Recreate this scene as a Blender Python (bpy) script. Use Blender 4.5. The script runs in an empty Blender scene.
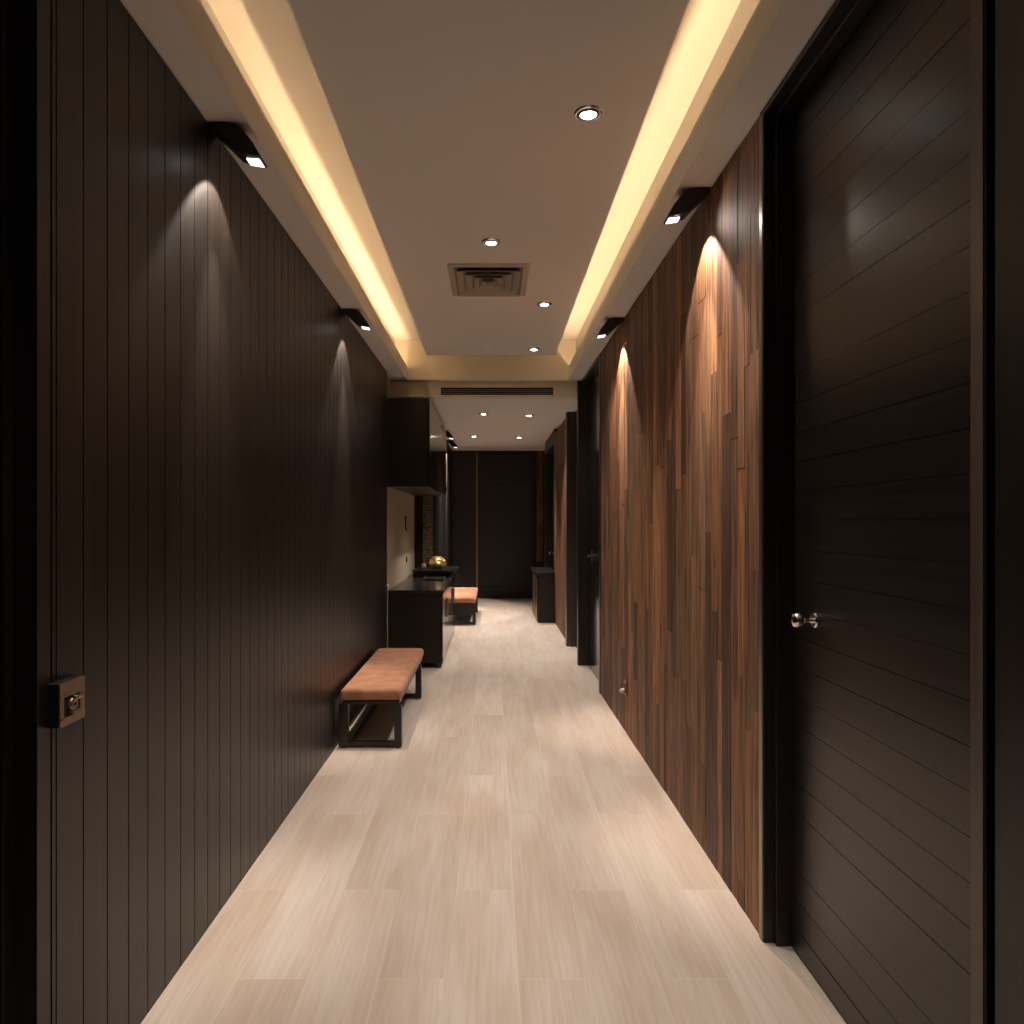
import bpy, bmesh, math, random
from mathutils import Vector, Matrix
random.seed(7)
C = bpy.context.scene.collection
sc = bpy.context.scene

# ------------------------------------------------------------------ camera, world, exposure
cam_d = bpy.data.cameras.new('camera'); cam = bpy.data.objects.new('camera', cam_d); C.objects.link(cam)
cam.location = (0, 0, 1.3); cam.rotation_euler = (math.pi/2, 0, 0)
cam_d.sensor_width = 36; cam_d.lens = 36*750/1024
cam_d.shift_x = (512-492)/1024; cam_d.shift_y = 10/1024
cam_d.clip_start = 0.05
sc.camera = cam
w = bpy.data.worlds.new('world'); sc.world = w; w.use_nodes = True
w.node_tree.nodes['Background'].inputs[0].default_value = (1, .85, .7, 1)
w.node_tree.nodes['Background'].inputs[1].default_value = 0.02
sc.view_settings.view_transform = 'Standard'; sc.view_settings.look = 'None'
sc.view_settings.gamma = 1; sc.view_settings.use_curve_mapping = False
sc.view_settings.exposure = 0.0
DOWN_W, SCONCE_W, COVE_W, FAR_W = 77.0, 42.0, 3.5, 150.0
DOWN_COL = (1, .905, .835); SCONCE_COL = (1, .86, .74); COVE_COL = (1, .705, .40)

# ------------------------------------------------------------------ materials
def nodes(name):
    m = bpy.data.materials.new(name); m.use_nodes = True
    nt = m.node_tree; return m, nt, nt.nodes['Principled BSDF']
def N(nt, t, **kw):
    n = nt.nodes.new(t)
    for k, v in kw.items(): setattr(n, k, v)
    return n
def plain(name, col, rough=.5, metal=0, spec=.5, noise=0, bump=0, scale=40):
    m, nt, b = nodes(name)
    b.inputs['Base Color'].default_value = (*col, 1); b.inputs['Roughness'].default_value = rough
    b.inputs['Metallic'].default_value = metal; b.inputs['Specular IOR Level'].default_value = spec
    tc = N(nt, 'ShaderNodeTexCoord'); ns = N(nt, 'ShaderNodeTexNoise'); ns.inputs['Scale'].default_value = scale
    nt.links.new(tc.outputs['Object'], ns.inputs['Vector'])
    if noise:
        mx = N(nt, 'ShaderNodeMixRGB'); mx.inputs[1].default_value = (*[c*(1-noise) for c in col], 1)
        mx.inputs[2].default_value = (*[min(1, c*(1+noise)) for c in col], 1)
        nt.links.new(ns.outputs['Fac'], mx.inputs[0]); nt.links.new(mx.outputs[0], b.inputs['Base Color'])
    if bump:
        bp = N(nt, 'ShaderNodeBump'); bp.inputs['Strength'].default_value = bump; bp.inputs['Distance'].default_value = .002
        nt.links.new(ns.outputs['Fac'], bp.inputs['Height']); nt.links.new(bp.outputs[0], b.inputs['Normal'])
    return m
def grain(name, c1, c2, scale, rough, spec=.5, bump=.25, rvar=.08):
    """wood with grain stretched along the axis where scale is small"""
    m, nt, b = nodes(name)
    tc = N(nt, 'ShaderNodeTexCoord'); mp = N(nt, 'ShaderNodeMapping'); mp.inputs['Scale'].default_value = scale
    ns = N(nt, 'ShaderNodeTexNoise'); ns.inputs['Scale'].default_value = 1; ns.inputs['Detail'].default_value = 6
    ns.inputs['Roughness'].default_value = .65
    nt.links.new(tc.outputs['Object'], mp.inputs[0]); nt.links.new(mp.outputs[0], ns.inputs['Vector'])
    cr = N(nt, 'ShaderNodeValToRGB'); cr.color_ramp.elements[0].position = .32; cr.color_ramp.elements[1].position = .7
    cr.color_ramp.elements[0].color = (*c1, 1); cr.color_ramp.elements[1].color = (*c2, 1)
    nt.links.new(ns.outputs['Fac'], cr.inputs[0]); nt.links.new(cr.outputs[0], b.inputs['Base Color'])
    mr = N(nt, 'ShaderNodeMapRange'); mr.inputs['To Min'].default_value = rough-rvar; mr.inputs['To Max'].default_value = rough+rvar
    nt.links.new(ns.outputs['Fac'], mr.inputs[0]); nt.links.new(mr.outputs[0], b.inputs['Roughness'])
    b.inputs['Specular IOR Level'].default_value = spec
    bp = N(nt, 'ShaderNodeBump'); bp.inputs['Strength'].default_value = bump; bp.inputs['Distance'].default_value = .0015
    nt.links.new(ns.outputs['Fac'], bp.inputs['Height']); nt.links.new(bp.outputs[0], b.inputs['Normal'])
    return m
def emit(name, col, s):
    m = bpy.data.materials.new(name); m.use_nodes = True; nt = m.node_tree; nt.nodes.clear()
    e = nt.nodes.new('ShaderNodeEmission'); e.inputs[0].default_value = (*col, 1); e.inputs[1].default_value = s
    o = nt.nodes.new('ShaderNodeOutputMaterial'); nt.links.new(e.outputs[0], o.inputs[0]); return m
def floor_mat():
    m, nt, b = nodes('floor_planks')
    g = N(nt, 'ShaderNodeNewGeometry'); sp = N(nt, 'ShaderNodeSeparateXYZ'); cb = N(nt, 'ShaderNodeCombineXYZ')
    nt.links.new(g.outputs['Position'], sp.inputs[0])
    ay = N(nt, 'ShaderNodeMath', operation='ADD'); ay.inputs[1].default_value = 20.15
    ax = N(nt, 'ShaderNodeMath', operation='ADD'); ax.inputs[1].default_value = 7.925
    nt.links.new(sp.outputs['Y'], ay.inputs[0]); nt.links.new(sp.outputs['X'], ax.inputs[0])
    nt.links.new(ay.outputs[0], cb.inputs['X']); nt.links.new(ax.outputs[0], cb.inputs['Y'])
    br = N(nt, 'ShaderNodeTexBrick'); br.offset = .43; br.offset_frequency = 2; br.squash = 1
    br.inputs['Scale'].default_value = 1; br.inputs['Brick Width'].default_value = 1.2; br.inputs['Row Height'].default_value = .2
    br.inputs['Mortar Size'].default_value = .0012; br.inputs['Mortar Smooth'].default_value = .3
    br.inputs['Color1'].default_value = (0, 0, 0, 1); br.inputs['Color2'].default_value = (1, 1, 1, 1); br.inputs['Mortar'].default_value = (.5, .5, .5, 1)
    nt.links.new(cb.outputs[0], br.inputs['Vector'])
    # per-plank shift for the grain
    mul = N(nt, 'ShaderNodeMath', operation='MULTIPLY'); mul.inputs[1].default_value = 9
    nt.links.new(br.outputs['Color'], mul.inputs[0])
    mp = N(nt, 'ShaderNodeMapping'); mp.inputs['Scale'].default_value = (85, 3.2, 1)
    nt.links.new(g.outputs['Position'], mp.inputs[0])
    cz = N(nt, 'ShaderNodeCombineXYZ'); nt.links.new(mul.outputs[0], cz.inputs['Z'])
    va = N(nt, 'ShaderNodeVectorMath', operation='ADD'); nt.links.new(mp.outputs[0], va.inputs[0]); nt.links.new(cz.outputs[0], va.inputs[1])
    ns = N(nt, 'ShaderNodeTexNoise'); ns.inputs['Scale'].default_value = 1; ns.inputs['Detail'].default_value = 5; ns.inputs['Roughness'].default_value = .6
    nt.links.new(va.outputs[0], ns.inputs['Vector'])
    mp2 = N(nt, 'ShaderNodeMapping'); mp2.inputs['Scale'].default_value = (7, 1.3, 1)
    nt.links.new(g.outputs['Position'], mp2.inputs[0])
    va2 = N(nt, 'ShaderNodeVectorMath', operation='ADD'); nt.links.new(mp2.outputs[0], va2.inputs[0]); nt.links.new(cz.outputs[0], va2.inputs[1])
    n2 = N(nt, 'ShaderNodeTexNoise'); n2.inputs['Scale'].default_value = 1; n2.inputs['Detail'].default_value = 3
    nt.links.new(va2.outputs[0], n2.inputs['Vector'])
    base = N(nt, 'ShaderNodeMixRGB'); base.inputs[1].default_value = FLOOR_A; base.inputs[2].default_value = FLOOR_B
    nt.links.new(br.outputs['Color'], base.inputs[0])
    c2 = N(nt, 'ShaderNodeValToRGB'); c2.color_ramp.elements[0].position = .38; c2.color_ramp.elements[0].color = (.82, .71, .63, 1)
    c2.color_ramp.elements[1].position = .62; c2.color_ramp.elements[1].color = (1, 1, 1, 1)
    nt.links.new(n2.outputs['Fac'], c2.inputs[0])
    m1 = N(nt, 'ShaderNodeMixRGB', blend_type='MULTIPLY'); m1.inputs[0].default_value = .55
    nt.links.new(base.outputs[0], m1.inputs[1]); nt.links.new(c2.outputs[0], m1.inputs[2])
    c3 = N(nt, 'ShaderNodeValToRGB'); c3.color_ramp.elements[0].position = .35; c3.color_ramp.elements[0].color = (.80, .75, .70, 1)
    c3.color_ramp.elements[1].position = .62; c3.color_ramp.elements[1].color = (1, 1, 1, 1)
    nt.links.new(ns.outputs['Fac'], c3.inputs[0])
    m2 = N(nt, 'ShaderNodeMixRGB', blend_type='MULTIPLY'); m2.inputs[0].default_value = .55
    nt.links.new(m1.outputs[0], m2.inputs[1]); nt.links.new(c3.outputs[0], m2.inputs[2])
    m3 = N(nt, 'ShaderNodeMixRGB'); m3.inputs[2].default_value = (.78, .68, .57, 1)
    sc_ = N(nt, 'ShaderNodeMath', operation='MULTIPLY'); sc_.inputs[1].default_value = .5
    nt.links.new(br.outputs['Fac'], sc_.inputs[0]); nt.links.new(sc_.outputs[0], m3.inputs[0]); nt.links.new(m2.outputs[0], m3.inputs[1])
    nt.links.new(m3.outputs[0], b.inputs['Base Color'])
    b.inputs['Roughness'].default_value = .42; b.inputs['Specular IOR Level'].default_value = .35
    bp = N(nt, 'ShaderNodeBump'); bp.inputs['Strength'].default_value = .12; bp.inputs['Distance'].default_value = .001
    nt.links.new(ns.outputs['Fac'], bp.inputs['Height']); nt.links.new(bp.outputs[0], b.inputs['Normal'])
    return m
def board_mat():
    m, nt, b = nodes('reclaimed_wood')
    at = N(nt, 'ShaderNodeAttribute'); at.attribute_name = 'tone'
    g = N(nt, 'ShaderNodeNewGeometry'); mp = N(nt, 'ShaderNodeMapping'); mp.inputs['Scale'].default_value = (20, 55, 2.6)
    nt.links.new(g.outputs['Position'], mp.inputs[0])
    mul = N(nt, 'ShaderNodeMath', operation='MULTIPLY'); mul.inputs[1].default_value = 37
    nt.links.new(at.outputs['Fac'], mul.inputs[0])
    cz = N(nt, 'ShaderNodeCombineXYZ'); nt.links.new(mul.outputs[0], cz.inputs['Z']); nt.links.new(mul.outputs[0], cz.inputs['X'])
    va = N(nt, 'ShaderNodeVectorMath', operation='ADD'); nt.links.new(mp.outputs[0], va.inputs[0]); nt.links.new(cz.outputs[0], va.inputs[1])
    ns = N(nt, 'ShaderNodeTexNoise'); ns.inputs['Scale'].default_value = 1; ns.inputs['Detail'].default_value = 7; ns.inputs['Roughness'].default_value = .62
    ns.inputs['Distortion'].default_value = .6
    nt.links.new(va.outputs[0], ns.inputs['Vector'])
    cr = N(nt, 'ShaderNodeValToRGB'); e = cr.color_ramp.elements
    e[0].position = 0; e[0].color = (.085, .042, .023, 1); e[1].position = 1; e[1].color = (.42, .185, .072, 1)
    x = e.new(.3); x.color = (.16, .078, .039, 1); x = e.new(.6); x.color = (.26, .120, .052, 1); x = e.new(.82); x.color = (.17, .098, .058, 1)
    nt.links.new(at.outputs['Fac'], cr.inputs[0])
    c2 = N(nt, 'ShaderNodeValToRGB'); c2.color_ramp.elements[0].position = .36; c2.color_ramp.elements[0].color = (.30, .26, .24, 1)
    c2.color_ramp.elements[1].position = .62; c2.color_ramp.elements[1].color = (1.25, 1.2, 1.15, 1)
    nt.links.new(ns.outputs['Fac'], c2.inputs[0])
    mx = N(nt, 'ShaderNodeMixRGB', blend_type='MULTIPLY'); mx.inputs[0].default_value = 1
    nt.links.new(cr.outputs[0], mx.inputs[1]); nt.links.new(c2.outputs[0], mx.inputs[2]); nt.links.new(mx.outputs[0], b.inputs['Base Color'])
    b.inputs['Roughness'].default_value = .6; b.inputs['Specular IOR Level'].default_value = .3
    bp = N(nt, 'ShaderNodeBump'); bp.inputs['Strength'].default_value = .6; bp.inputs['Distance'].default_value = .003
    nt.links.new(ns.outputs['Fac'], bp.inputs['Height']); nt.links.new(bp.outputs[0], b.inputs['Normal'])
    return m
FLOOR_A = (.62, .535, .455, 1); FLOOR_B = (.67, .585, .505, 1)
M = {}
M['floor'] = floor_mat()
M['boards'] = board_mat()
M['black_v'] = grain('black_stained_wood_vertical', (.0048, .0034, .0026), (.0145, .0098, .0072), (60, 60, 1.4), .39, .45, .35)
M['black_h'] = grain('black_stained_wood_horizontal', (.0062, .0045, .0035), (.016, .0112, .0084), (60, 1.6, 70), .32, .55, .35)
M['black_hx'] = grain('black_stained_wood_across', (.008, .006, .0045), (.018, .013, .010), (1.6, 60, 70), .45, .4, .4)
M['end_door'] = grain('espresso_wood_across', (.020, .014, .0115), (.040, .029, .024), (1.6, 60, 70), .45, .4, .4)
M['end_panel'] = grain('espresso_wood', (.024, .017, .014), (.046, .034, .029), (60, 60, 1.6), .45, .4, .4)
M['walnut_dark'] = grain('dark_walnut', (.050, .036, .027), (.10, .072, .054), (60, 60, 1.4), .35, .5, .3)
M['black_frame'] = plain('black_lacquer_frame', (.012, .009, .007), .35, 0, .5, .15, 0, 8)
M['void'] = plain('dark_backing', (.006, .005, .004), .8)
M['paint'] = plain('ceiling_paint', (.80, .755, .70), .85, 0, .2, .02, .05, 300)
M['paint_beam'] = plain('beam_paint', (.76, .68, .55), .85, 0, .2, .02, .05, 300)
M['beige'] = plain('beige_wall_plaster', (.50, .40, .28), .8, 0, .2, .04, .08, 60)
M['velvet'] = plain('tan_velvet', (.40, .195, .115), .9, 0, .15, .45, .8, 11)
b_ = M['velvet'].node_tree.nodes['Principled BSDF']; b_.inputs['Sheen Weight'].default_value = .15; b_.inputs['Sheen Tint'].default_value = (1, .75, .6, 1)
M['black_metal'] = plain('black_metal', (.012, .012, .013), .42, .3)
M['bronze'] = plain('brushed_bronze', (.30, .22, .15), .38, .9, .5, .12, .1, 90)
M['chrome'] = plain('chrome', (.75, .73, .70), .15, 1)
M['steel_edge'] = plain('satin_metal_edge', (.22, .20, .18), .32, .9)
M['brass'] = plain('brass', (.30, .22, .11), .4, .85)
M['gold'] = plain('gold', (.95, .66, .26), .38, .75, .5, .1, .4, 60)
M['gloss'] = plain('gloss_black', (.010, .009, .008), .12, 0, .5)
M['cabtop'] = plain('dark_stone_top', (.022, .021, .020), .22, 0, .5, .2, 0, 30)
M['vent'] = plain('vent_plastic', (.46, .38, .30), .6)
M['lens'] = emit('lamp_lens', (1, .95, .88), 25)
M['lens_cool'] = emit('sconce_lens', (.93, .95, 1), 3)
M['led'] = emit('led_strip', COVE_COL, 6)
M['white_knob'] = plain('pale_enamel', (.75, .72, .66), .3)

# ------------------------------------------------------------------ mesh building
def L(d, y): return -.918 + .004*y - d          # left wall plane, d goes into the wall
def R(d, y): return .858 - .0065*min(y, 6.9) + d          # right wall plane, d goes into the wall
class MB:
    def __init__(s): s.v, s.f, s.t, s.m = [], [], [], []
    def box(s, x0, x1, y0, y1, z0, z1, fx=None, tone=0, mi=0):
        if fx:
            P = lambda x, y, z: (fx(x, y), y, z)
        else: P = lambda x, y, z: (x, y, z)
        n = len(s.v)
        s.v += [P(x0,y0,z0),P(x1,y0,z0),P(x1,y1,z0),P(x0,y1,z0),P(x0,y0,z1),P(x1,y0,z1),P(x1,y1,z1),P(x0,y1,z1)]
        for q in ((0,3,2,1),(4,5,6,7),(0,1,5,4),(1,2,6,5),(2,3,7,6),(3,0,4,7)):
            s.f.append([n+i for i in q]); s.t.append(tone); s.m.append(mi)
        return s
    def prism(s, prof, y0, y1, mi=0):
        """prof: list of (x,z), extruded along y"""
        n = len(s.v); k = len(prof)
        s.v += [(x, y0, z) for x, z in prof] + [(x, y1, z) for x, z in prof]
        s.f.append([n+i for i in range(k)]); s.f.append([n+k+i for i in reversed(range(k))])
        for i in range(k):
            j = (i+1) % k; s.f.append([n+i, n+k+i, n+k+j, n+j])
        s.t += [0]*(k+2); s.m += [mi]*(k+2); return s
    def lathe(s, prof, axis='z', c=(0,0,0), seg=32, mi=0):
        """prof: list of (r, h); revolved round axis through c"""
        n = len(s.v); k = len(prof)
        for i in range(seg):
            a = 2*math.pi*i/seg
            for r, h in prof:
                p = (r*math.cos(a), r*math.sin(a), h)
                if axis == 'x': p = (h, r*math.cos(a), r*math.sin(a))
                if axis == 'y': p = (r*math.cos(a), h, r*math.sin(a))
                s.v.append((p[0]+c[0], p[1]+c[1], p[2]+c[2]))
        for i in range(seg):
            j = (i+1) % seg
            for q in range(k-1):
                s.f.append([n+i*k+q, n+j*k+q, n+j*k+q+1, n+i*k+q+1]); s.t.append(0); s.m.append(mi)
        return s
    def build(s, name, mat, parent=None, bevel=0, smooth=False, origin=None, seg=2):
        me = bpy.data.meshes.new(name)
        if parent is not None: o0 = wl[parent.name]
        else:
            o0 = origin
            if o0 is None:
                xs, ys, zs = zip(*s.v); o0 = ((min(xs)+max(xs))/2, (min(ys)+max(ys))/2, min(zs))
        o0 = Vector(o0)
        me.from_pydata([tuple(Vector(p)-o0) for p in s.v], [], s.f); me.update()
        if any(s.t):
            at = me.attributes.new('tone', 'FLOAT', 'FACE')
            at.data.foreach_set('value', s.t)
        bm = bmesh.new(); bm.from_mesh(me)
        if smooth: bmesh.ops.remove_doubles(bm, verts=bm.verts, dist=1e-5)
        bmesh.ops.recalc_face_normals(bm, faces=bm.faces); bm.to_mesh(me); bm.free()
        for mm in (mat if isinstance(mat, list) else [mat]): me.materials.append(mm)
        if isinstance(mat, list): me.polygons.foreach_set('material_index', s.m)
        o = bpy.data.objects.new(name, me); C.objects.link(o)
        if parent is not None: o.parent = parent; wl[o.name] = tuple(o0)
        else: o.location = o0; wl[o.name] = tuple(o0)
        if smooth:
            me.polygons.foreach_set('use_smooth', [True]*len(me.polygons))
        if bevel:
            b = o.modifiers.new('bevel', 'BEVEL'); b.width = bevel; b.segments = seg; b.limit_method = 'ANGLE'; b.harden_normals = False
        return o
wl = {}
def thing(name, label, cat, loc, group=None):
    o = bpy.data.objects.new(name, None); C.objects.link(o); o.location = loc; o.empty_display_size = .05
    o['label'] = label; o['category'] = cat
    if group: o['group'] = group
    wl[o.name] = tuple(loc); return o
def tag(o, label, cat, group=None):
    o['label'] = label; o['category'] = cat
    if group: o['group'] = group
    return o
def struct(o, label=None):
    o['kind'] = 'structure'
    if label: o['label'] = label
    return o
def sempty(name, loc, label):
    o = bpy.data.objects.new(name, None); C.objects.link(o); o.location = loc; o['kind'] = 'structure'; o['label'] = label
    wl[o.name] = tuple(loc); return o

# ------------------------------------------------------------------ FLOOR
Y0, YE = -3.0, 12.83
m = MB().box(-1.3, 1.3, Y0, YE+.2, -.1, 0)
struct(m.build('floor', M['floor'], origin=(0,0,0)), 'pale bleached wood-look plank floor of the corridor')

# ------------------------------------------------------------------ CEILING (soffits, cove, island, beam, dropped far ceiling)
S, F, T, I = 2.583, 2.702, 2.95, 2.75     # soffit underside, lip top, cove ceiling, island underside
YB = 6.80
m = MB()
ll = lambda d, y: L(-d, y); rr = lambda d, y: R(-d, y)     # d = distance out from the wall
# left soffit: board + lip
m.box(-.3, .105, Y0, YB, S, S+.02, ll); m.box(.105, .125, Y0, YB, S, F, ll)
m.box(-.3, .008, Y0, YB, S+.02, T, ll)
# right soffit
m.box(-.3, .105, Y0, YB, S, S+.02, rr); m.box(.105, .125, Y0, YB, S, F, rr)
m.box(-.3, .055, Y0, YB, S+.02, T, rr)
# upper ceiling
m.box(-1.25, 1.25, Y0, YB+.2, T, T+.1)
# island: flange + core
m.box(-.568, .549, Y0, 6.51, I, I+.03); m.box(-.36, .34, Y0, 6.30, I+.03, T)
struct(m.build('ceiling', M['paint'], origin=(0,0,T)), 'taupe ceiling with a recessed glowing cove on both sides')
# end beam
m = MB(); m.box(-1.25, 1.25, YB+.06, YB+.2, 2.445, S); m.box(-1.25, 1.25, YB-.035, YB+.2, S, F); m.box(-1.25, 1.25, YB, YB+.2, F, T)
struct(m.build('trim_1', M['paint_beam'], origin=(0,YB,2.445)), 'cream beam across the end of the glowing cove')
# far dropped ceiling
H2 = 2.45
m = MB(); m.box(-1.25, 1.25, 7.0, 8.9, H2, H2+.5); m.box(-.47, .665, 8.9, 11.35, H2, H2+.07)
m.box(-1.25, 1.25, 8.9, YE+.2, H2+.065, H2+.5)
m.box(-1.25, 1.25, YB+.2, 7.0001, H2, H2+.5)
struct(m.build('ceiling', M['paint'], origin=(0,9,H2)), 'lower taupe ceiling panel at the far end of the corridor')

# ------------------------------------------------------------------ LEFT WALL: black vertical boards
def vboards(m, fx, y0, y1, z0, z1, pitch, start, gap=.0045, th=.014, side=1):
    y = start
    while y > y0+.001: y -= pitch
    while y < y1:
        a, b = max(y+gap/2, y0), min(y+pitch-gap/2, y1)
        if b-a > .01: m.box(0, side*th, a, b, z0, z1, fx)
        y += pitch
m = MB(); YL = 6.37
m.box(-.012, -.16, 1.569, YL, 0, S-.004, ll)
m.box(-.012, -.16, Y0, .60, 0, S-.004, ll)
vboards(m, ll, 1.571, YL, 0.0, S-.006, .1035, 1.569, side=-1)
vboards(m, ll, Y0, .60, 0.0, S-.006, .1035, 1.569, side=-1)
m.box(0, -.14, 1.555, 1.567, 0, S-.006, ll)
struct(m.build('wall_left', M['black_v'], origin=(-.92, 4, 0)), 'black stained vertical board wall along the left')
# door opening at left foreground
d4 = sempty('door_4', (-.95, 1.05, 0), 'dark doorway in the left foreground, cropped by the photo edge')
m = MB(); m.box(.002, -.14, 1.50, 1.546, 0, S-.004, ll); m.box(.002, -.14, .60, .65, 0, S-.004, ll)
m.box(-.046, -.14, 1.47, 1.50, 0, S-.004, ll)
m.build('door_frame', M['black_v'], d4, .001)
m = MB(); m.box(-.10, -.14, .65, 1.47, .004, S-.006, ll); m.build('door_leaf', M['black_v'], d4)
# thin metal edge at the end of the boards
m = MB(); m.box(0.001, -.14, YL, YL+.012, 0, S-.004, ll)
struct(m.build('trim_2', M['brass'], origin=(-.92, YL, 0)), 'thin brass edge strip ending the left board wall')

# ------------------------------------------------------------------ LEFT NICHE + FAR LEFT WALL
m = MB(); m.box(-1.2, -.925, YL+.012, 8.96, 0, 2.6)
struct(m.build('wall_niche', M['beige'], origin=(-.93, 7.6, 0)), 'beige plaster wall behind the cabinets')
m = MB(); m.box(-1.2, -.68, 8.96, YE, 0, 2.52)
y = 9.06
while y < YE-.05:
    m.box(-.68, -.676, y, y+.10, 0, 2.514); y += .104
struct(m.build('wall_left', M['black_v'], origin=(-.7, 11, 0)), 'dark board wall at the far left beyond the cabinets')
# mosaic strip on the return
def mosaic_mat():
    mm, nt, b = nodes('mosaic_relief')
    tc = N(nt, 'ShaderNodeTexCoord'); mp = N(nt, 'ShaderNodeMapping'); mp.inputs['Rotation'].default_value = (math.pi/2, 0, 0)
    nt.links.new(tc.outputs['Object'], mp.inputs[0])
    v = N(nt, 'ShaderNodeTexVoronoi'); v.inputs['Scale'].default_value = 45; v.distance = 'CHEBYCHEV'
    nt.links.new(mp.outputs[0], v.inputs['Vector'])
    cr = N(nt, 'ShaderNodeValToRGB'); cr.color_ramp.interpolation = 'CONSTANT'
    cr.color_ramp.elements[0].color = (.30, .20, .12, 1); cr.color_ramp.elements[1].position = .62; cr.color_ramp.elements[1].color = (.03, .02, .015, 1)
    x = cr.color_ramp.elements.new(.4); x.color = (.16, .11, .075, 1)
    nt.links.new(v.outputs['Color'], cr.inputs[0]); nt.links.new(cr.outputs[0], b.inputs['Base Color']); b.inputs['Roughness'].default_value = .4
    return mm
m = MB(); 
z = .80
mos = thing('carved_panel', 'narrow brown carved lattice panel on the dark wall beside the wall cabinet', 'decoration', (-.77, 8.955, .80))
m.box(-.826, -.705, 8.948, 8.96, .80, 1.62); m.build('panel', mosaic_mat(), mos)
m = MB()
k = 0
z = .81
while z < 1.6:
    m.box(-.822, -.709, 8.943, 8.948, z, z+.008)
    xx = -.818 + (.02 if k % 2 else 0)
    while xx < -.72: m.box(xx, xx+.010, 8.942, 8.948, z+.008, z+.03); xx += .036
    z += .034; k += 1
m.build('lattice', M['bronze'], mos)

# ------------------------------------------------------------------ END WALL
YW = YE
m = MB(); m.box(-1.25, 1.25, YW, YW+.15, 0, 2.6)
struct(m.build('wall_end', M['black_v'], origin=(0, YW, 0)), 'dark panelled wall closing the corridor')
m = MB(); m.box(-.68, -.275, YW-.03, YW, 0, 2.50)
struct(m.build('trim_3', M['end_panel'], origin=(-.48, YW, 0), bevel=.003), 'dark flat panel to the left of the end door')
m = MB(); m.box(-.272, -.240, YW-.04, YW, 0, 2.50)
struct(m.build('trim_4', M['brass'], origin=(-.25, YW, 0)), 'slim brass strip beside the end door')
d3 = sempty('door_3', (.24, YW, 0), 'tall dark plank door at the end of the corridor')
m = MB()
z = .01
while z < 2.38:
    m.box(-.225, .68, YW-.04, YW-.005, z, min(z+.098, 2.42)); z += .1
m.build('door_leaf', M['end_door'], d3)
m = MB(); m.box(-.24, -.228, YW-.05, YW, 0, 2.5); m.box(.682, .735, YW-.05, YW, 0, 2.5); m.box(-.228, .682, YW-.05, YW, 2.43, 2.5)
m.build('door_frame', M['black_frame'], d3, .002)
m = MB(); m.box(.76, .87, YW-.03, YW, .62, 2.50, tone=.35)
struct(m.build('trim_5', M['boards'], origin=(.8, YW, 0)), 'warm brown wood strip to the right of the end door')

# ------------------------------------------------------------------ RIGHT WALL: reclaimed boards
def wood_wall(m, y0, y1, z0, z1, seed):
    rnd = random.Random(seed)
    y = y0
    while y < y1-.001:
        wd = rnd.choice([.055, .07, .085, .1, .085]); b = min(y+wd, y1)
        if y1-b < .03: b = y1
        z = z0-rnd.random()*.8
        while z < z1:
            ln = rnd.choice([.45, .7, .9, 1.2]); a, c = max(z, z0), min(z+ln, z1)
            if c-a > .005:
                th = rnd.random()*.0022
                m.box(-th, .03, y+.0006, b-.0006, a+.0006, c-.0006, R, tone=.02+.96*rnd.random())
            z += ln
        y = b
m = MB(); wood_wall(m, 2.355, 5.66, 0, S-.006, 5)
m.box(.012, .2, 2.355, 5.66, 0, S-.004, R, tone=.2)
struct(m.build('wall_right', M['boards'], origin=(.85, 4, 0)), 'reclaimed brown wood board wall on the right')
# near right dark wall towards the camera
m = MB(); m.box(0, .2, Y0, 1.267, 0, S-.004, R)
struct(m.build('wall_right', M['black_v'], origin=(.86, 0, 0)), 'dark panel wall at the right edge of the photo')
# door 1 (near right)
d1 = sempty('door_1', (.9, 1.82, 0), 'large black plank door in the right foreground')
m = MB()
m.box(0-.004, .14, 2.316, 2.350, 0, S-.004, R)              # far jamb
m.box(.028, .14, 2.296, 2.316, 0, S-.03, R)                 # stop
m.box(-.004, .14, 1.285, 1.322, 0, S-.004, R)
m.box(-.004, .14, 1.322, 2.316, S-.022, S-.004, R)
m.box(.028, .14, 1.322, 2.30, S-.04, S-.022, R)
m.build('door_frame', M['black_frame'], d1, .0015)
m = MB(); m.box(-.0065, .001, 2.322, 2.350, 0, S-.022, R)
m.build('edge_trim', M['steel_edge'], d1, .001)
m = MB(); m.box(-.0075, -.0042, 1.287, 1.320, 0, S-.006, R); m.build('casing', M['walnut_dark'], d1)
m = MB(); m.box(.078, .12, 1.322, 2.296, .006, S-.04, R)
z = .006; rnd = random.Random(3)
m.box(.071, .079, 1.322, 2.296, .008, .075, R); z = .077
while z < S-.05:
    t = .072+rnd.random()*.0012
    m.box(t, .079, 1.322, 2.294, z+.0003, min(z+.0872-.0012*rnd.random(), S-.04), R); z += .0878
m.build('door_leaf', M['black_h'], d1)
# handle
def door_lock(parent, x, y, z, s=1):
    m = MB(); m.lathe([(0,0),(.026*s,0),(.026*s,-.004),(.022*s,-.008),(0,-.008)], 'x', (x, y, z))
    e = m.build('escutcheon', M['chrome'], parent, smooth=False)
    m = MB(); m.lathe([(.009*s,-.006),(.009*s,-.03),(.016*s,-.036),(.024*s,-.045),(.025*s,-.056),(.02*s,-.064),(0,-.067)], 'x', (x, y, z), 28)
    m.build('door_knob', M['chrome'], parent, smooth=True)
door_lock(d1, R(.071, 2.2), 2.12, 1.022, .85)

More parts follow.
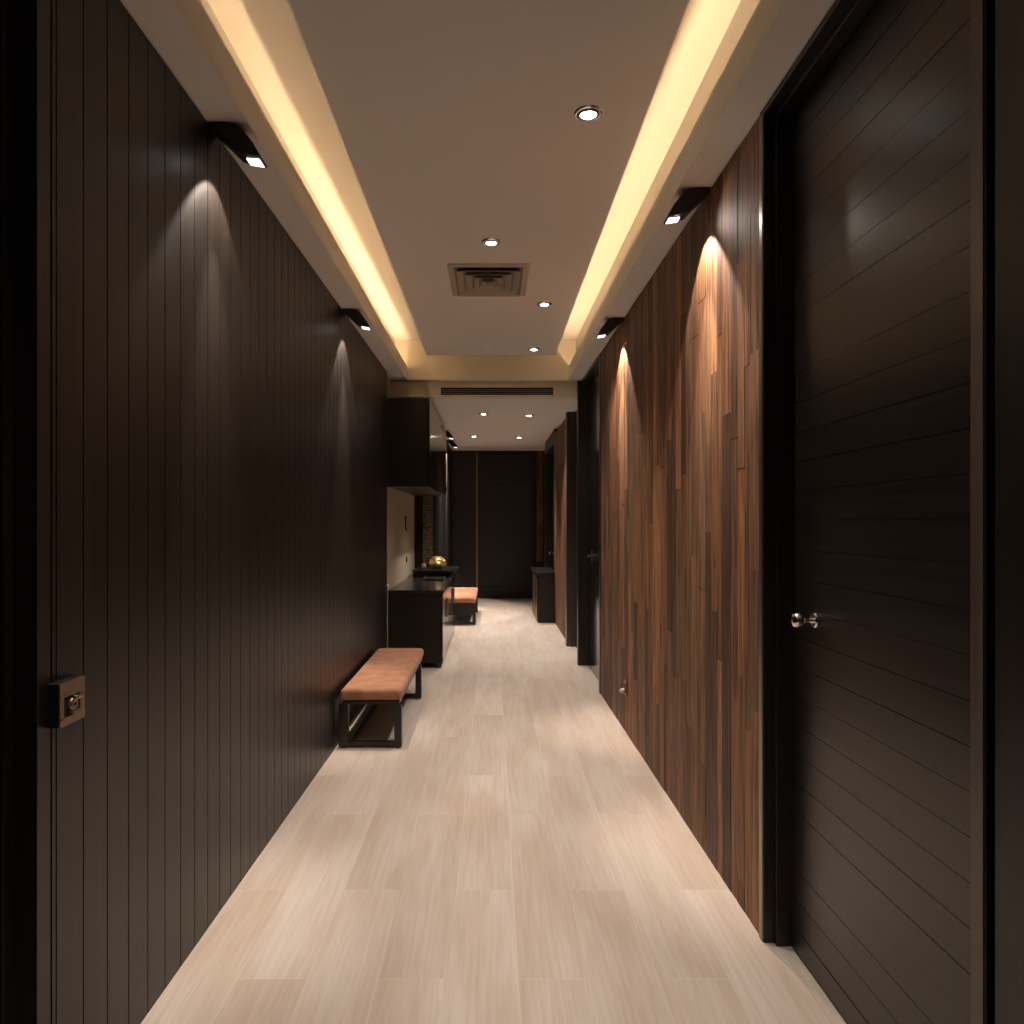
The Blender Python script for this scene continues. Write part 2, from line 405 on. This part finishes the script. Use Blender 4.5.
# door 2 recess (middle right)
d2 = sempty('door_2', (.86, 6.2, 0), 'black door beyond the brown wood wall on the right')
m = MB(); m.box(-.006, .14, 5.66, 5.72, 0, S-.004, R); m.box(-.035, .14, 6.79, 6.858, 0, S-.004, R)
m.box(-.006, .14, 5.72, 6.79, S-.03, S-.004, R)
m.build('door_frame', M['black_frame'], d2, .0015)
m = MB(); m.box(.052, .10, 5.72, 6.79, .006, S-.03, R); m.build('door_leaf', M['gloss'], d2)
m = MB(); y_ = 6.52; x_ = R(.052, y_)
m.box(x_-.006, x_, y_-.02, y_+.02, .94, 1.06); m.build('back_plate', M['chrome'], d2, .002)
m = MB(); m.box(x_-.05, x_-.005, y_-.008, y_+.008, 1.0, 1.016); m.box(x_-.052, x_-.038, y_-.11, y_+.008, .999, 1.017)
m.build('lever_handle', M['chrome'], d2, .003)
# recess, pilaster, wall beyond
m = MB(); m.box(.06, .3, 6.90, 7.83, 0, H2, R)
struct(m.build('wall_right', M['black_v'], origin=(.9, 7.3, 0)), 'dark recessed wall behind the black door frame')
m = MB(); m.box(-.035, .3, 7.83, 7.96, 0, H2, R)
struct(m.build('trim_6', M['walnut_dark'], origin=(.85, 7.9, 0), bevel=.002), 'dark pilaster on the right of the far corridor')
m = MB(); wood_wall(m, 7.96, 9.75, 0, H2, 11); m.box(.012, .3, 7.96, 9.75, 0, H2, R, tone=.2)
struct(m.build('wall_right', M['boards'], origin=(.85, 8.9, 0)), 'narrow brown wood wall beyond the dark pilaster')
d5 = sempty('door_5', (.86, 10.5, 0), 'black doorway at the far right above the low cabinet')
m = MB(); m.box(-.004, .2, 9.75, 9.85, 0, H2-.002, R); m.box(-.004, .2, 11.36, 11.46, 0, H2-.002, R); m.box(-.004, .2, 9.85, 11.36, 2.33, H2-.002, R)
m.build('door_frame', M['black_frame'], d5, .002)
m = MB(); m.box(-.009, -.003, 11.37, 11.45, 0, H2-.01, R); m.build('edge_trim', M['steel_edge'], d5)
m = MB(); m.box(.06, .12, 9.85, 11.36, .006, 2.33, R); m.build('door_leaf', M['gloss'], d5)
door_lock(d5, R(.06, 10.6), 10.62, .86, .9)
m = MB(); m.box(.08, .3, 11.46, YE, 0, 2.6, R); m.box(-.0, .3, 9.75, 11.46, H2-.002, 2.6, R)
struct(m.build('wall_right', M['black_v'], origin=(.9, 12, 0)), 'dark wall at the far right corner')
# wall behind the camera
m = MB(); m.box(-1.3, 1.3, Y0-.1, Y0, 0, T+.1)
struct(m.build('wall_behind', M['black_v'], origin=(0, Y0, 0)), 'wall behind the camera')
m = MB(); m.box(-1.35, -1.2, Y0, YE+.15, 0, T+.1); m.box(1.2, 1.35, Y0, YE+.15, 0, T+.1)
struct(m.build('wall_outer', M['void'], origin=(0, Y0, 0)), 'outer shell behind the panelling')

# ------------------------------------------------------------------ COVE LIGHT STRIPS (hidden behind the lips, real lamps)
def strip(x, z, y0, y1, rot, label, power=1):
    t = thing('led_strip', label, 'light', (x, (y0+y1)/2, z), 'cove light strips')
    m = MB(); m.box(x-.006, x+.006, y0, y1, z-.004, z); m.build('strip_body', M['vent'], t)
    ld = bpy.data.lights.new('cove_light', 'AREA'); ld.shape = 'RECTANGLE'; ld.size = .012; ld.size_y = y1-y0
    ld.energy = COVE_W*(y1-y0)*power; ld.color = COVE_COL
    lo = bpy.data.objects.new('lamp', ld); C.objects.link(lo); lo.parent = t; lo.location = (0, 0, .002)
    lo.rotation_euler = (0, math.pi+rot, 0)
    return t
strip(-.803, S+.034, Y0+.1, 6.72, 0.0, 'warm light strip hidden above the left soffit', .86)
strip(.758, S+.056, Y0+.1, 6.72, -.75, 'warm light strip hidden above the right soffit')

# ------------------------------------------------------------------ DOWNLIGHTS
def spot(parent, loc, target, energy, size, blend, col, rad=.02):
    ld = bpy.data.lights.new('spot', 'SPOT'); ld.energy = energy; ld.spot_size = math.radians(size); ld.spot_blend = blend
    ld.color = col; ld.shadow_soft_size = rad
    lo = bpy.data.objects.new('lamp', ld); C.objects.link(lo); lo.parent = parent
    p0 = Vector(wl[parent.name]); lo.location = Vector(loc)-p0
    d = Vector(target)-Vector(loc); lo.rotation_euler = d.to_track_quat('-Z', 'Y').to_euler()
    return lo
def downlight(x, y, z, label, energy, group='recessed ceiling downlights', lit='lens', size=100):
    t = thing('downlight', label, 'ceiling light', (x, y, z), group)
    m = MB(); m.lathe([(.034,-.001),(.036,-.006),(.046,-.007),(.051,-.004),(.053,0)], 'z', (x,y,z), 40); m.build('bezel', M['chrome'], t, smooth=True)
    m = MB(); m.lathe([(0,-.0125),(.016,-.012),(.025,-.009),(.028,-.003)], 'z', (x,y,z), 32); m.build('lens', M[lit], t, smooth=True)
    m = MB(); m.lathe([(.029,-.001),(.031,-.010),(.033,-.010),(.034,-.001)], 'z', (x,y,z), 32); m.build('gimbal_ring', M['steel_edge'], t, smooth=True)
    spot(t, (x, y, z-.018), (x, y, 0), energy, size, .8, DOWN_COL, .025)
    return t
downlight(.342, 2.66, I, 'largest bright downlight, nearest the camera on the right of the central ceiling panel', DOWN_W)
downlight(-.003, 3.88, I, 'bright downlight in the middle of the ceiling just before the square air vent', DOWN_W)
downlight(.348, 4.98, I, 'small downlight just beyond the right corner of the square air vent', DOWN_W)
downlight(.352, 6.28, I, 'downlight at the far right corner of the central ceiling panel', DOWN_W)
downlight(.0, 1.25, I, 'downlight above the camera, outside the frame', DOWN_W*.9)
downlight(.2, -.6, I, 'downlight behind the camera, outside the frame', DOWN_W*.8)
downlight(-.09, 7.95, H2, 'left downlight of the nearer pair on the lower far ceiling', FAR_W*.6)
downlight(.398, 8.06, H2, 'right downlight of the nearer pair on the lower far ceiling', FAR_W)
downlight(-.24, 10.03, H2, 'left downlight of the farther pair on the lower far ceiling', FAR_W*.6)
downlight(.365, 10.15, H2, 'right downlight of the farther pair on the lower far ceiling', FAR_W)

# ------------------------------------------------------------------ WALL WASH SCONCES
PROF = [(0,.012),(0,0),(.05,0),(.085,.006),(.105,.02),(.142,.066),(.165,.108),(.160,.110),(.125,.104),(.085,.092),(.045,.052)]
def sconce(side, y, label, top=S-.001, off=0, energy=None, wallx=None, k=1, spill=0):
    fx = (lambda d, yy: (wallx if wallx is not None else L(0, yy)) + d) if side < 0 else (lambda d, yy: R(0, yy) - d)
    x0 = fx(0, y)
    t = thing('wall_washer', label, 'spotlight', (x0, y, top), 'black wall washer spotlights')
    dep = .085*k
    m = MB(); m.prism([(fx(d*k+.001, y), top-h*k) for d, h in PROF], y, y+dep)
    m.build('housing', M['black_metal'], t, .003)
    # lens on the slanted underside near the tip
    a = (fx(.157*k, y), top-.1115*k); b = (fx(.112*k, y), top-.1035*k)
    m = MB(); n = len(m.v)
    for yy0, yy1 in ((y+.012*k, y+dep-.008*k),):
        m.v += [(a[0],yy0+.01,a[1]),(a[0],yy1,a[1]),(b[0],yy1,b[1]-.001),(b[0],yy0+.022*k,b[1]-.001)]
        m.v += [(a[0],yy0+.01,a[1]+.004),(a[0],yy1,a[1]+.004),(b[0],yy1,b[1]+.003),(b[0],yy0+.022*k,b[1]+.003)]
        for q in ((0,1,2,3),(7,6,5,4),(0,4,5,1),(1,5,6,2),(2,6,7,3),(3,7,4,0)): m.f.append(list(q)); m.t.append(0); m.m.append(0)
    m.build('lens', M['lens_cool'], t)
    e = SCONCE_W if energy is None else energy
    lx = fx(.125*k, y); lz = top-.116*k; ly = y+dep*.5
    spot(t, (lx, ly, lz), (fx(-.01, y), ly, lz-.42), e*.85, 90, .25, SCONCE_COL, .006)
    if spill: spot(t, (lx, ly, lz), (fx(-.10, y), ly-1.0, lz-.25), spill, 76, .9, SCONCE_COL, .008)
    spot(t, (lx, ly, lz), (fx(-.035, y), ly, lz-1.35), e*2.7, 38, .9, SCONCE_COL, .006)
    return t
sconce(-1, 2.40, 'larger black wall washer spotlight high on the left wall, nearest the camera')
sconce(-1, 4.50, 'smaller black wall washer spotlight high on the left wall, above the bench')
sconce(1, 2.87, 'larger black wall washer spotlight high on the right wood wall', spill=2.2)
sconce(1, 4.70, 'smaller black wall washer spotlight farther along the right wood wall')
sconce(-1, 9.9, 'nearer of two tiny black spotlights past the wall cabinet', H2+.063, 0, SCONCE_W*2, -.675)
sconce(-1, 11.1, 'farthest tiny black spotlight past the wall cabinet, before the end wall', H2+.063, 0, SCONCE_W*4, -.675)

# ------------------------------------------------------------------ AIR VENT, GRILLE, DETECTOR
vx0, vx1, vy0, vy1 = -.252, .213, 4.207, 4.80
v = thing('air_vent', 'square four-way air conditioning vent in the central ceiling panel', 'vent', (-.02, 4.5, I))
def rect_ring(m, x0, x1, y0, y1, w_, z0, z1, zin=None):
    """sloped picture-frame ring: outer edge at z0, inner edge at z1"""
    n = len(m.v)
    m.v += [(x0,y0,z0),(x1,y0,z0),(x1,y1,z0),(x0,y1,z0),(x0+w_,y0+w_,z1),(x1-w_,y0+w_,z1),(x1-w_,y1-w_,z1),(x0+w_,y1-w_,z1)]
    m.v += [(x,y,z+.003) for x,y,z in m.v[n:n+8]]
    for i in range(4):
        j = (i+1)%4
        for q in ((i,j,4+j,4+i),(8+i,12+i,12+j,8+j),(i,8+i,8+j,j),(4+i,4+j,12+j,12+i)):
            m.f.append([n+a for a in q]); m.t.append(0); m.m.append(0)
m = MB(); m.box(vx0+.02, vx1-.02, vy0+.02, vy1-.02, I-.002, I-.0005); m.build('backing', M['walnut_dark'], v)
m = MB(); rect_ring(m, vx0, vx1, vy0, vy1, .035, I-.004, I-.010); m.build('outer_frame', M['vent'], v)
for i, (ins, wd) in enumerate([(.05, .034), (.10, .030), (.148, .026), (.192, .02)]):
    m = MB(); rect_ring(m, vx0+ins, vx1-ins, vy0+ins*1.22, vy1-ins*1.22, wd, I-.026, I-.003); m.build('louvre', M['vent'], v)
YG = YB+.06
g = thing('linear_grille', 'long slot air grille in the cream beam above the far corridor', 'vent', (.045, YG, 2.455))
m = MB(); m.box(-.48, .572, YG-.006, YG, 2.450, 2.461); m.box(-.48, .572, YG-.006, YG, 2.530, 2.541)
m.box(-.48, -.468, YG-.006, YG, 2.461, 2.53); m.box(.560, .572, YG-.006, YG, 2.461, 2.53); m.build('frame', M['paint_beam'], g)
m = MB(); m.box(-.468, .56, YG-.002, YG-.0005, 2.461, 2.53); m.build('backing', M['void'], g)
for zz in (2.475, 2.492, 2.509):
    m = MB(); m.box(-.468, .56, YG-.006, YG-.002, zz, zz+.004); m.build('slat', M['bronze'], g)
m = MB(); m.lathe([(0,-.016),(.035,-.016),(.05,-.011),(.055,-.004),(.055,0)], 'z', (-.03, 6.15, I), 32)
tag(m.build('smoke_detector', M['paint'], smooth=True, origin=(-.03,6.15,I)), 'round pale detector disc near the end of the central ceiling panel', 'smoke detector')

# ------------------------------------------------------------------ BENCHES
def soft_box(x0, x1, y0, y1, z0, z1, r=.02, n=(14, 44), puff=.008, seed=1):
    """cushion with rounded edges, crown and light dimples"""
    rnd = random.Random(seed); m = MB(); bm = bmesh.new()
    bmesh.ops.create_cube(bm, size=1)
    for vtx in bm.verts:
        vtx.co = Vector(((x0+x1)/2+vtx.co.x*(x1-x0), (y0+y1)/2+vtx.co.y*(y1-y0), (z0+z1)/2+vtx.co.z*(z1-z0)))
    bmesh.ops.bevel(bm, geom=bm.edges[:], offset=r, segments=4, profile=.5, affect='EDGES')
    for ax, k, lo, hi in ((0, n[0], x0, x1), (1, n[1], y0, y1)):
        for i in range(1, k):
            co = [0,0,0]; co[ax] = lo+(hi-lo)*i/k; no = [0,0,0]; no[ax] = 1
            bmesh.ops.bisect_plane(bm, geom=bm.verts[:]+bm.edges[:]+bm.faces[:], plane_co=co, plane_no=no)
    for vtx in bm.verts:
        if vtx.co.z > z1-.004:
            u = (vtx.co.x-x0)/(x1-x0); q = (vtx.co.y-y0)/(y1-y0)
            vtx.co.z += puff*math.sin(math.pi*u)**.5*math.sin(math.pi*q)**.4 if 0 < u < 1 and 0 < q < 1 else 0
            vtx.co.z += .0016*math.sin(vtx.co.x*37+seed)*math.sin(vtx.co.y*23)
    bm.verts.ensure_lookup_table(); bm.verts.index_update()
    m.v = [tuple(a.co) for a in bm.verts]; m.f = [[a.index for a in f.verts] for f in bm.faces]
    m.t = [0]*len(m.f); m.m = [0]*len(m.f); bm.free(); return m
def bench(x0, x1, y0, y1, label, seed, skirt=False):
    t = thing('upholstered_bench', label, 'bench', ((x0+x1)/2, (y0+y1)/2, 0), 'tan upholstered benches')
    m = soft_box(x0, x1, y0, y1, .276, .340, .020, seed=seed); m.build('cushion', M['velvet'], t, smooth=True)
    m = MB(); m.box(x0+.012, x1-.012, y0+.012, y1-.012, .252, .273); m.build('seat_frame', M['black_frame'], t, .002)
    if skirt: m = MB(); m.box(x0+.02, x1-.02, y0+.014, y0+.034, .125, .252); m.build('apron', M['black_frame'], t, .002)
    for ya in (y0+.008, y1-.062-.16):
        for xa in (x0-.012 if x0 < -.8 else x0, x1-.042):
            m = MB(); m.box(xa, xa+(.055 if xa < x1-.1 else .042), ya, ya+.045, .008, .252); lg = m.build('leg', M['black_frame'], t, .002)
            m = MB(); m.box(xa+.008, xa+.034, ya+.008, ya+.036, 0, .008); m.build('foot_pad', M['steel_edge'], lg)
        m = MB(); m.box(x0+.04, x1-.042, ya+.006, ya+.039, .008, .036); m.build('stretcher', M['black_frame'], t, .002)
    m = MB(); m.box(x0+.05, x1-.05, y0+.05, y0+.075, .1, .102) if False else m.box(x0+.045, x0+.065, y0+.053, y1-.062, .012, .03)
    m.build('side_rail', M['black_frame'], t, .002)
    return t
bench(-.870, -.520, 4.30, 5.72, 'near tan velvet bench with black square legs against the left board wall', 2)
bench(-.62, -.205, 9.45, 11.0, 'far tan velvet bench, small, beyond the low black cabinet', 5, True)

# ------------------------------------------------------------------ CABINETS
bc = thing('low_cabinet', 'low black cabinet with stone top under the wall cabinet on the left', 'cabinet', (-.68, 7.74, 0))
bx0, bx1, by0, by1 = -.922, -.437, 6.66, 8.90
m = MB(); m.box(bx0, bx1-.02, by0+.004, by1, .045, .668); m.build('body', M['black_hx'], bc, .002)
m = MB(); m.box(bx0, bx1+.005, by0-.004, by1, .668, .694); m.build('top', M['cabtop'], bc, .002)
nd = 4; ln = (by1-by0)/nd
for i in range(nd):
    m = MB(); m.box(bx1-.019, bx1, by0+i*ln+.004, by0+(i+1)*ln-.004, .06, .655); dd = m.build('door', M['gloss'], bc, .002)
    m = MB(); yy = by0+(i+.5)*ln + (.2 if i % 2 == 0 else -.2); m.box(bx1, bx1+.014, yy-.006, yy+.006, .40, .56); m.build('handle', M['bronze'], dd, .002)
for xa in (bx0+.03, bx1-.075):
    for ya in (by0+.02, (by0+by1)/2, by1-.06):
        m = MB(); m.box(xa, xa+.04, ya, ya+.04, 0, .046); m.build('leg', M['black_frame'], bc)
wc = thing('wall_cabinet', 'black wall cabinet hung high on the beige wall above the low cabinet', 'cabinet', (-.73, 7.8, 1.6))
wx0, wx1, wy0, wy1 = -.924, -.548, 6.60, 8.95
m = MB(); m.box(wx0, wx1-.02, wy0, wy1, 1.612, 2.39); m.build('body', M['black_frame'], wc, .002)
ln = (wy1-wy0)/2
for i in range(2):
    for j in range(1):
        m = MB(); m.box(wx1-.019, wx1, wy0+i*ln+.003, wy0+(i+1)*ln-.003, 1.612, 2.39); dd = m.build('door', M['gloss'], wc, .003)
        m = MB(); yy = wy0+(i+1)*ln-.05; m.box(wx1, wx1+.012, yy-.006, yy+.006, 1.65, 1.72); m.build('handle', M['chrome'], dd, .002)
# raised display shelf on the low cabinet
rs = thing('display_riser', 'raised dark display shelf standing on the far end of the low cabinet', 'shelf', (-.63, 8.4, .694))
m = MB(); m.box(-.875, -.385, 8.18, 8.88, .752, .775); m.build('shelf_top', M['cabtop'], rs, .003)
m = MB(); m.box(-.875, -.47, 8.30, 8.88, .694, .752); m.build('base', M['black_frame'], rs, .002)
# dark tray under it
tr = MB(); tr.box(-.72, -.50, 7.75, 8.1, .694, .702); 
t = thing('tray', 'thin dark tray lying on the low cabinet in front of the raised shelf', 'tray', (-.61, 7.9, .694))
tr.build('tray_base', M['black_frame'], t, .002)
tr = MB(); tr.box(-.72,-.712,7.75,8.1,.702,.716); tr.box(-.508,-.50,7.75,8.1,.702,.716); tr.box(-.712,-.508,7.75,7.758,.702,.716); tr.box(-.712,-.508,8.092,8.1,.702,.716)
tr.build('rim', M['steel_edge'], t)
# gold ornament: crumpled rounded bowl/shell
def blob(name, c, r, amp, seed, label, cat, flat=.75, hole=True):
    rnd = random.Random(seed); bm = bmesh.new(); bmesh.ops.create_icosphere(bm, subdivisions=4, radius=1)
    dirs = [(Vector((rnd.uniform(-1,1), rnd.uniform(-1,1), rnd.uniform(-.6,1))).normalized(), rnd.choice((-1, 1))*rnd.uniform(.5,1)) for _ in range(34)]
    for vv in bm.verts:
        n = vv.co.normalized(); d = 0
        for dr, a in dirs: d += a*math.exp(-((n-dr).length/.26)**2)
        if hole: d -= 1.6*math.exp(-((n-Vector((.35,-.85,.25)).normalized()).length/.30)**2)
        vv.co = Vector((n.x*(1+amp*d), n.y*(1+amp*d), n.z*(1+amp*d)*flat))*r
    mn = min(v_.co.z for v_ in bm.verts)
    m = MB(); bm.verts.index_update(); m.v = [(a.co.x+c[0], a.co.y+c[1], a.co.z-mn+c[2]) for a in bm.verts]
    m.f = [[a.index for a in f.verts] for f in bm.faces]; m.t = [0]*len(m.f); m.m = m.t[:]; bm.free()
    return tag(m.build(name, M['gold'], smooth=True, origin=c), label, cat)
blob('gold_ornament', (-.610, 8.42, .775), .098, .24, 4, 'crumpled shiny gold ornament on the raised dark shelf', 'ornament', .72)
blob('gold_ornament', (-.765, 8.45, .775), .027, .2, 9, 'tiny gold nugget ornament to the left of the large gold one', 'ornament', 1.1, False)
# console at far right
cc = thing('low_cabinet', 'small dark low cabinet standing against the far right wall', 'cabinet', (.71, 10.3, 0))
cx0, cx1, cy0, cy1 = .582, .83, 9.66, 10.95
m = MB(); m.box(cx0+.018, cx1, cy0, cy1, .0, .615); m.build('body', M['black_hx'], cc, .002)
m = MB(); m.box(cx0-.035, cx1, cy0-.006, cy1, .615, .645); m.build('top', M['cabtop'], cc, .002)
for i in range(3):
    ya = cy0+.01+i*.425; m = MB(); m.box(cx0, cx0+.017, ya, ya+.42, .03, .60); dd = m.build('door', M['gloss'], cc, .002)
    m = MB(); m.box(cx0-.008, cx0, ya+.01, ya+.022, .05, .58); m.build('edge_pull', M['brass'], dd)

# ------------------------------------------------------------------ SMALL FITTINGS
# bronze box plate at left
bp = thing('lock_box', 'square bronze lock plate on a black box at the near end of the left wall', 'door lock', (-.9, 1.58, .88))
yb0, yb1, zb0, zb1 = 1.535, 1.629, .877, .967
xf = -.884
m = MB(); m.box(-.9125, xf-.0035, yb0, yb1, zb0, zb1); m.build('housing', M['black_metal'], bp, .0015)
m = MB(); 
m.box(xf-.0035, xf, yb0, yb1, zb0, zb0+.018); m.box(xf-.0035, xf, yb0, yb1, zb1-.027, zb1)
m.box(xf-.0035, xf, yb0, yb0+.015, zb0+.018, zb1-.027); m.box(xf-.0035, xf, yb1-.018, yb1, zb0+.018, zb1-.027)
m.box(xf, xf+.0025, yb0+.002, yb1-.002, zb1-.030, zb1-.027); m.box(xf, xf+.0025, yb0+.004, yb1-.002, zb0+.014, zb0+.018)
m.build('face_plate', M['bronze'], bp, .0006)
m = MB(); m.box(xf-.0036, xf-.0028, yb0+.015, yb1-.018, zb0+.018, zb1-.027); m.build('recess', M['void'], bp)
m = MB(); m.lathe([(.015,0),(.015,.006),(.011,.009),(.007,.009),(.006,.004),(0,.004)], 'x', (xf-.003, yb0+.046, zb0+.040), 24); m.build('cylinder', M['bronze'], bp, smooth=True)
m = MB(); m.box(xf-.002, xf+.012, yb0+.042, yb0+.064, zb0+.050, zb0+.058); m.build('thumb_turn', M['chrome'], bp, .002)
m = MB(); m.box(xf-.002, xf+.010, yb0+.030, yb0+.062, zb0+.022, zb0+.027); m.build('lower_lip', M['bronze'], bp, .001)
# bumper knob on the edge of left wall
kx = L(0, 6.3)
m = MB(); m.lathe([(.0,.028),(.009,.026),(.012,.018),(.009,.010),(.005,.008),(.005,0),(.010,0)], 'x', (kx-.001, 6.30, .767), 20)
tag(m.build('knob', M['white_knob'], smooth=True, origin=(kx, 6.30, .767)), 'tiny bright metal knob at the far edge of the left board wall', 'knob')
# switch and socket on beige wall
sw = thing('light_switch', 'dark framed switch plate on the beige wall between the cabinets', 'switch', (-.925, 8.1, 1.22))
m = MB(); m.box(-.925, -.918, 7.98, 8.12, 1.21, 1.36); m.build('plate', M['black_metal'], sw, .002)
m = MB(); m.box(-.918, -.913, 8.01, 8.10, 1.24, 1.33); m.build('rocker', M['vent'], sw, .001)
sk = thing('wall_socket', 'small dark socket low on the beige wall above the low cabinet', 'socket', (-.925, 8.1, .87))
m = MB(); m.box(-.925, -.918, 8.06, 8.14, .865, .925); m.build('plate', M['black_metal'], sk, .002)
m = MB(); m.box(-.918, -.915, 8.08, 8.12, .88, .91); m.build('insert', M['void'], sk)
# socket with plug on the wood wall
y_ = 4.62; x_ = R(-.004, y_)
ws = thing('wall_socket', 'bronze socket plate low on the brown wood wall', 'socket', (x_, y_, .235))
m = MB(); m.box(x_-.007, x_, y_-.045, y_+.045, .235, .325); m.build('plate', M['bronze'], ws, .002)
m = MB(); m.box(x_-.010, x_-.007, y_-.028, y_+.028, .252, .308); m.build('insert', M['black_metal'], ws, .001)
pg = thing('plug', 'small pale plug pushed into the bronze socket on the wood wall', 'plug', (x_-.01, y_-.01, .22))
m = MB(); m.lathe([(0,0),(.015,-.001),(.016,-.012),(.011,-.028),(0,-.032)], 'x', (x_-.010, y_-.008, .262), 20); m.build('body', M['vent'], pg, smooth=True)
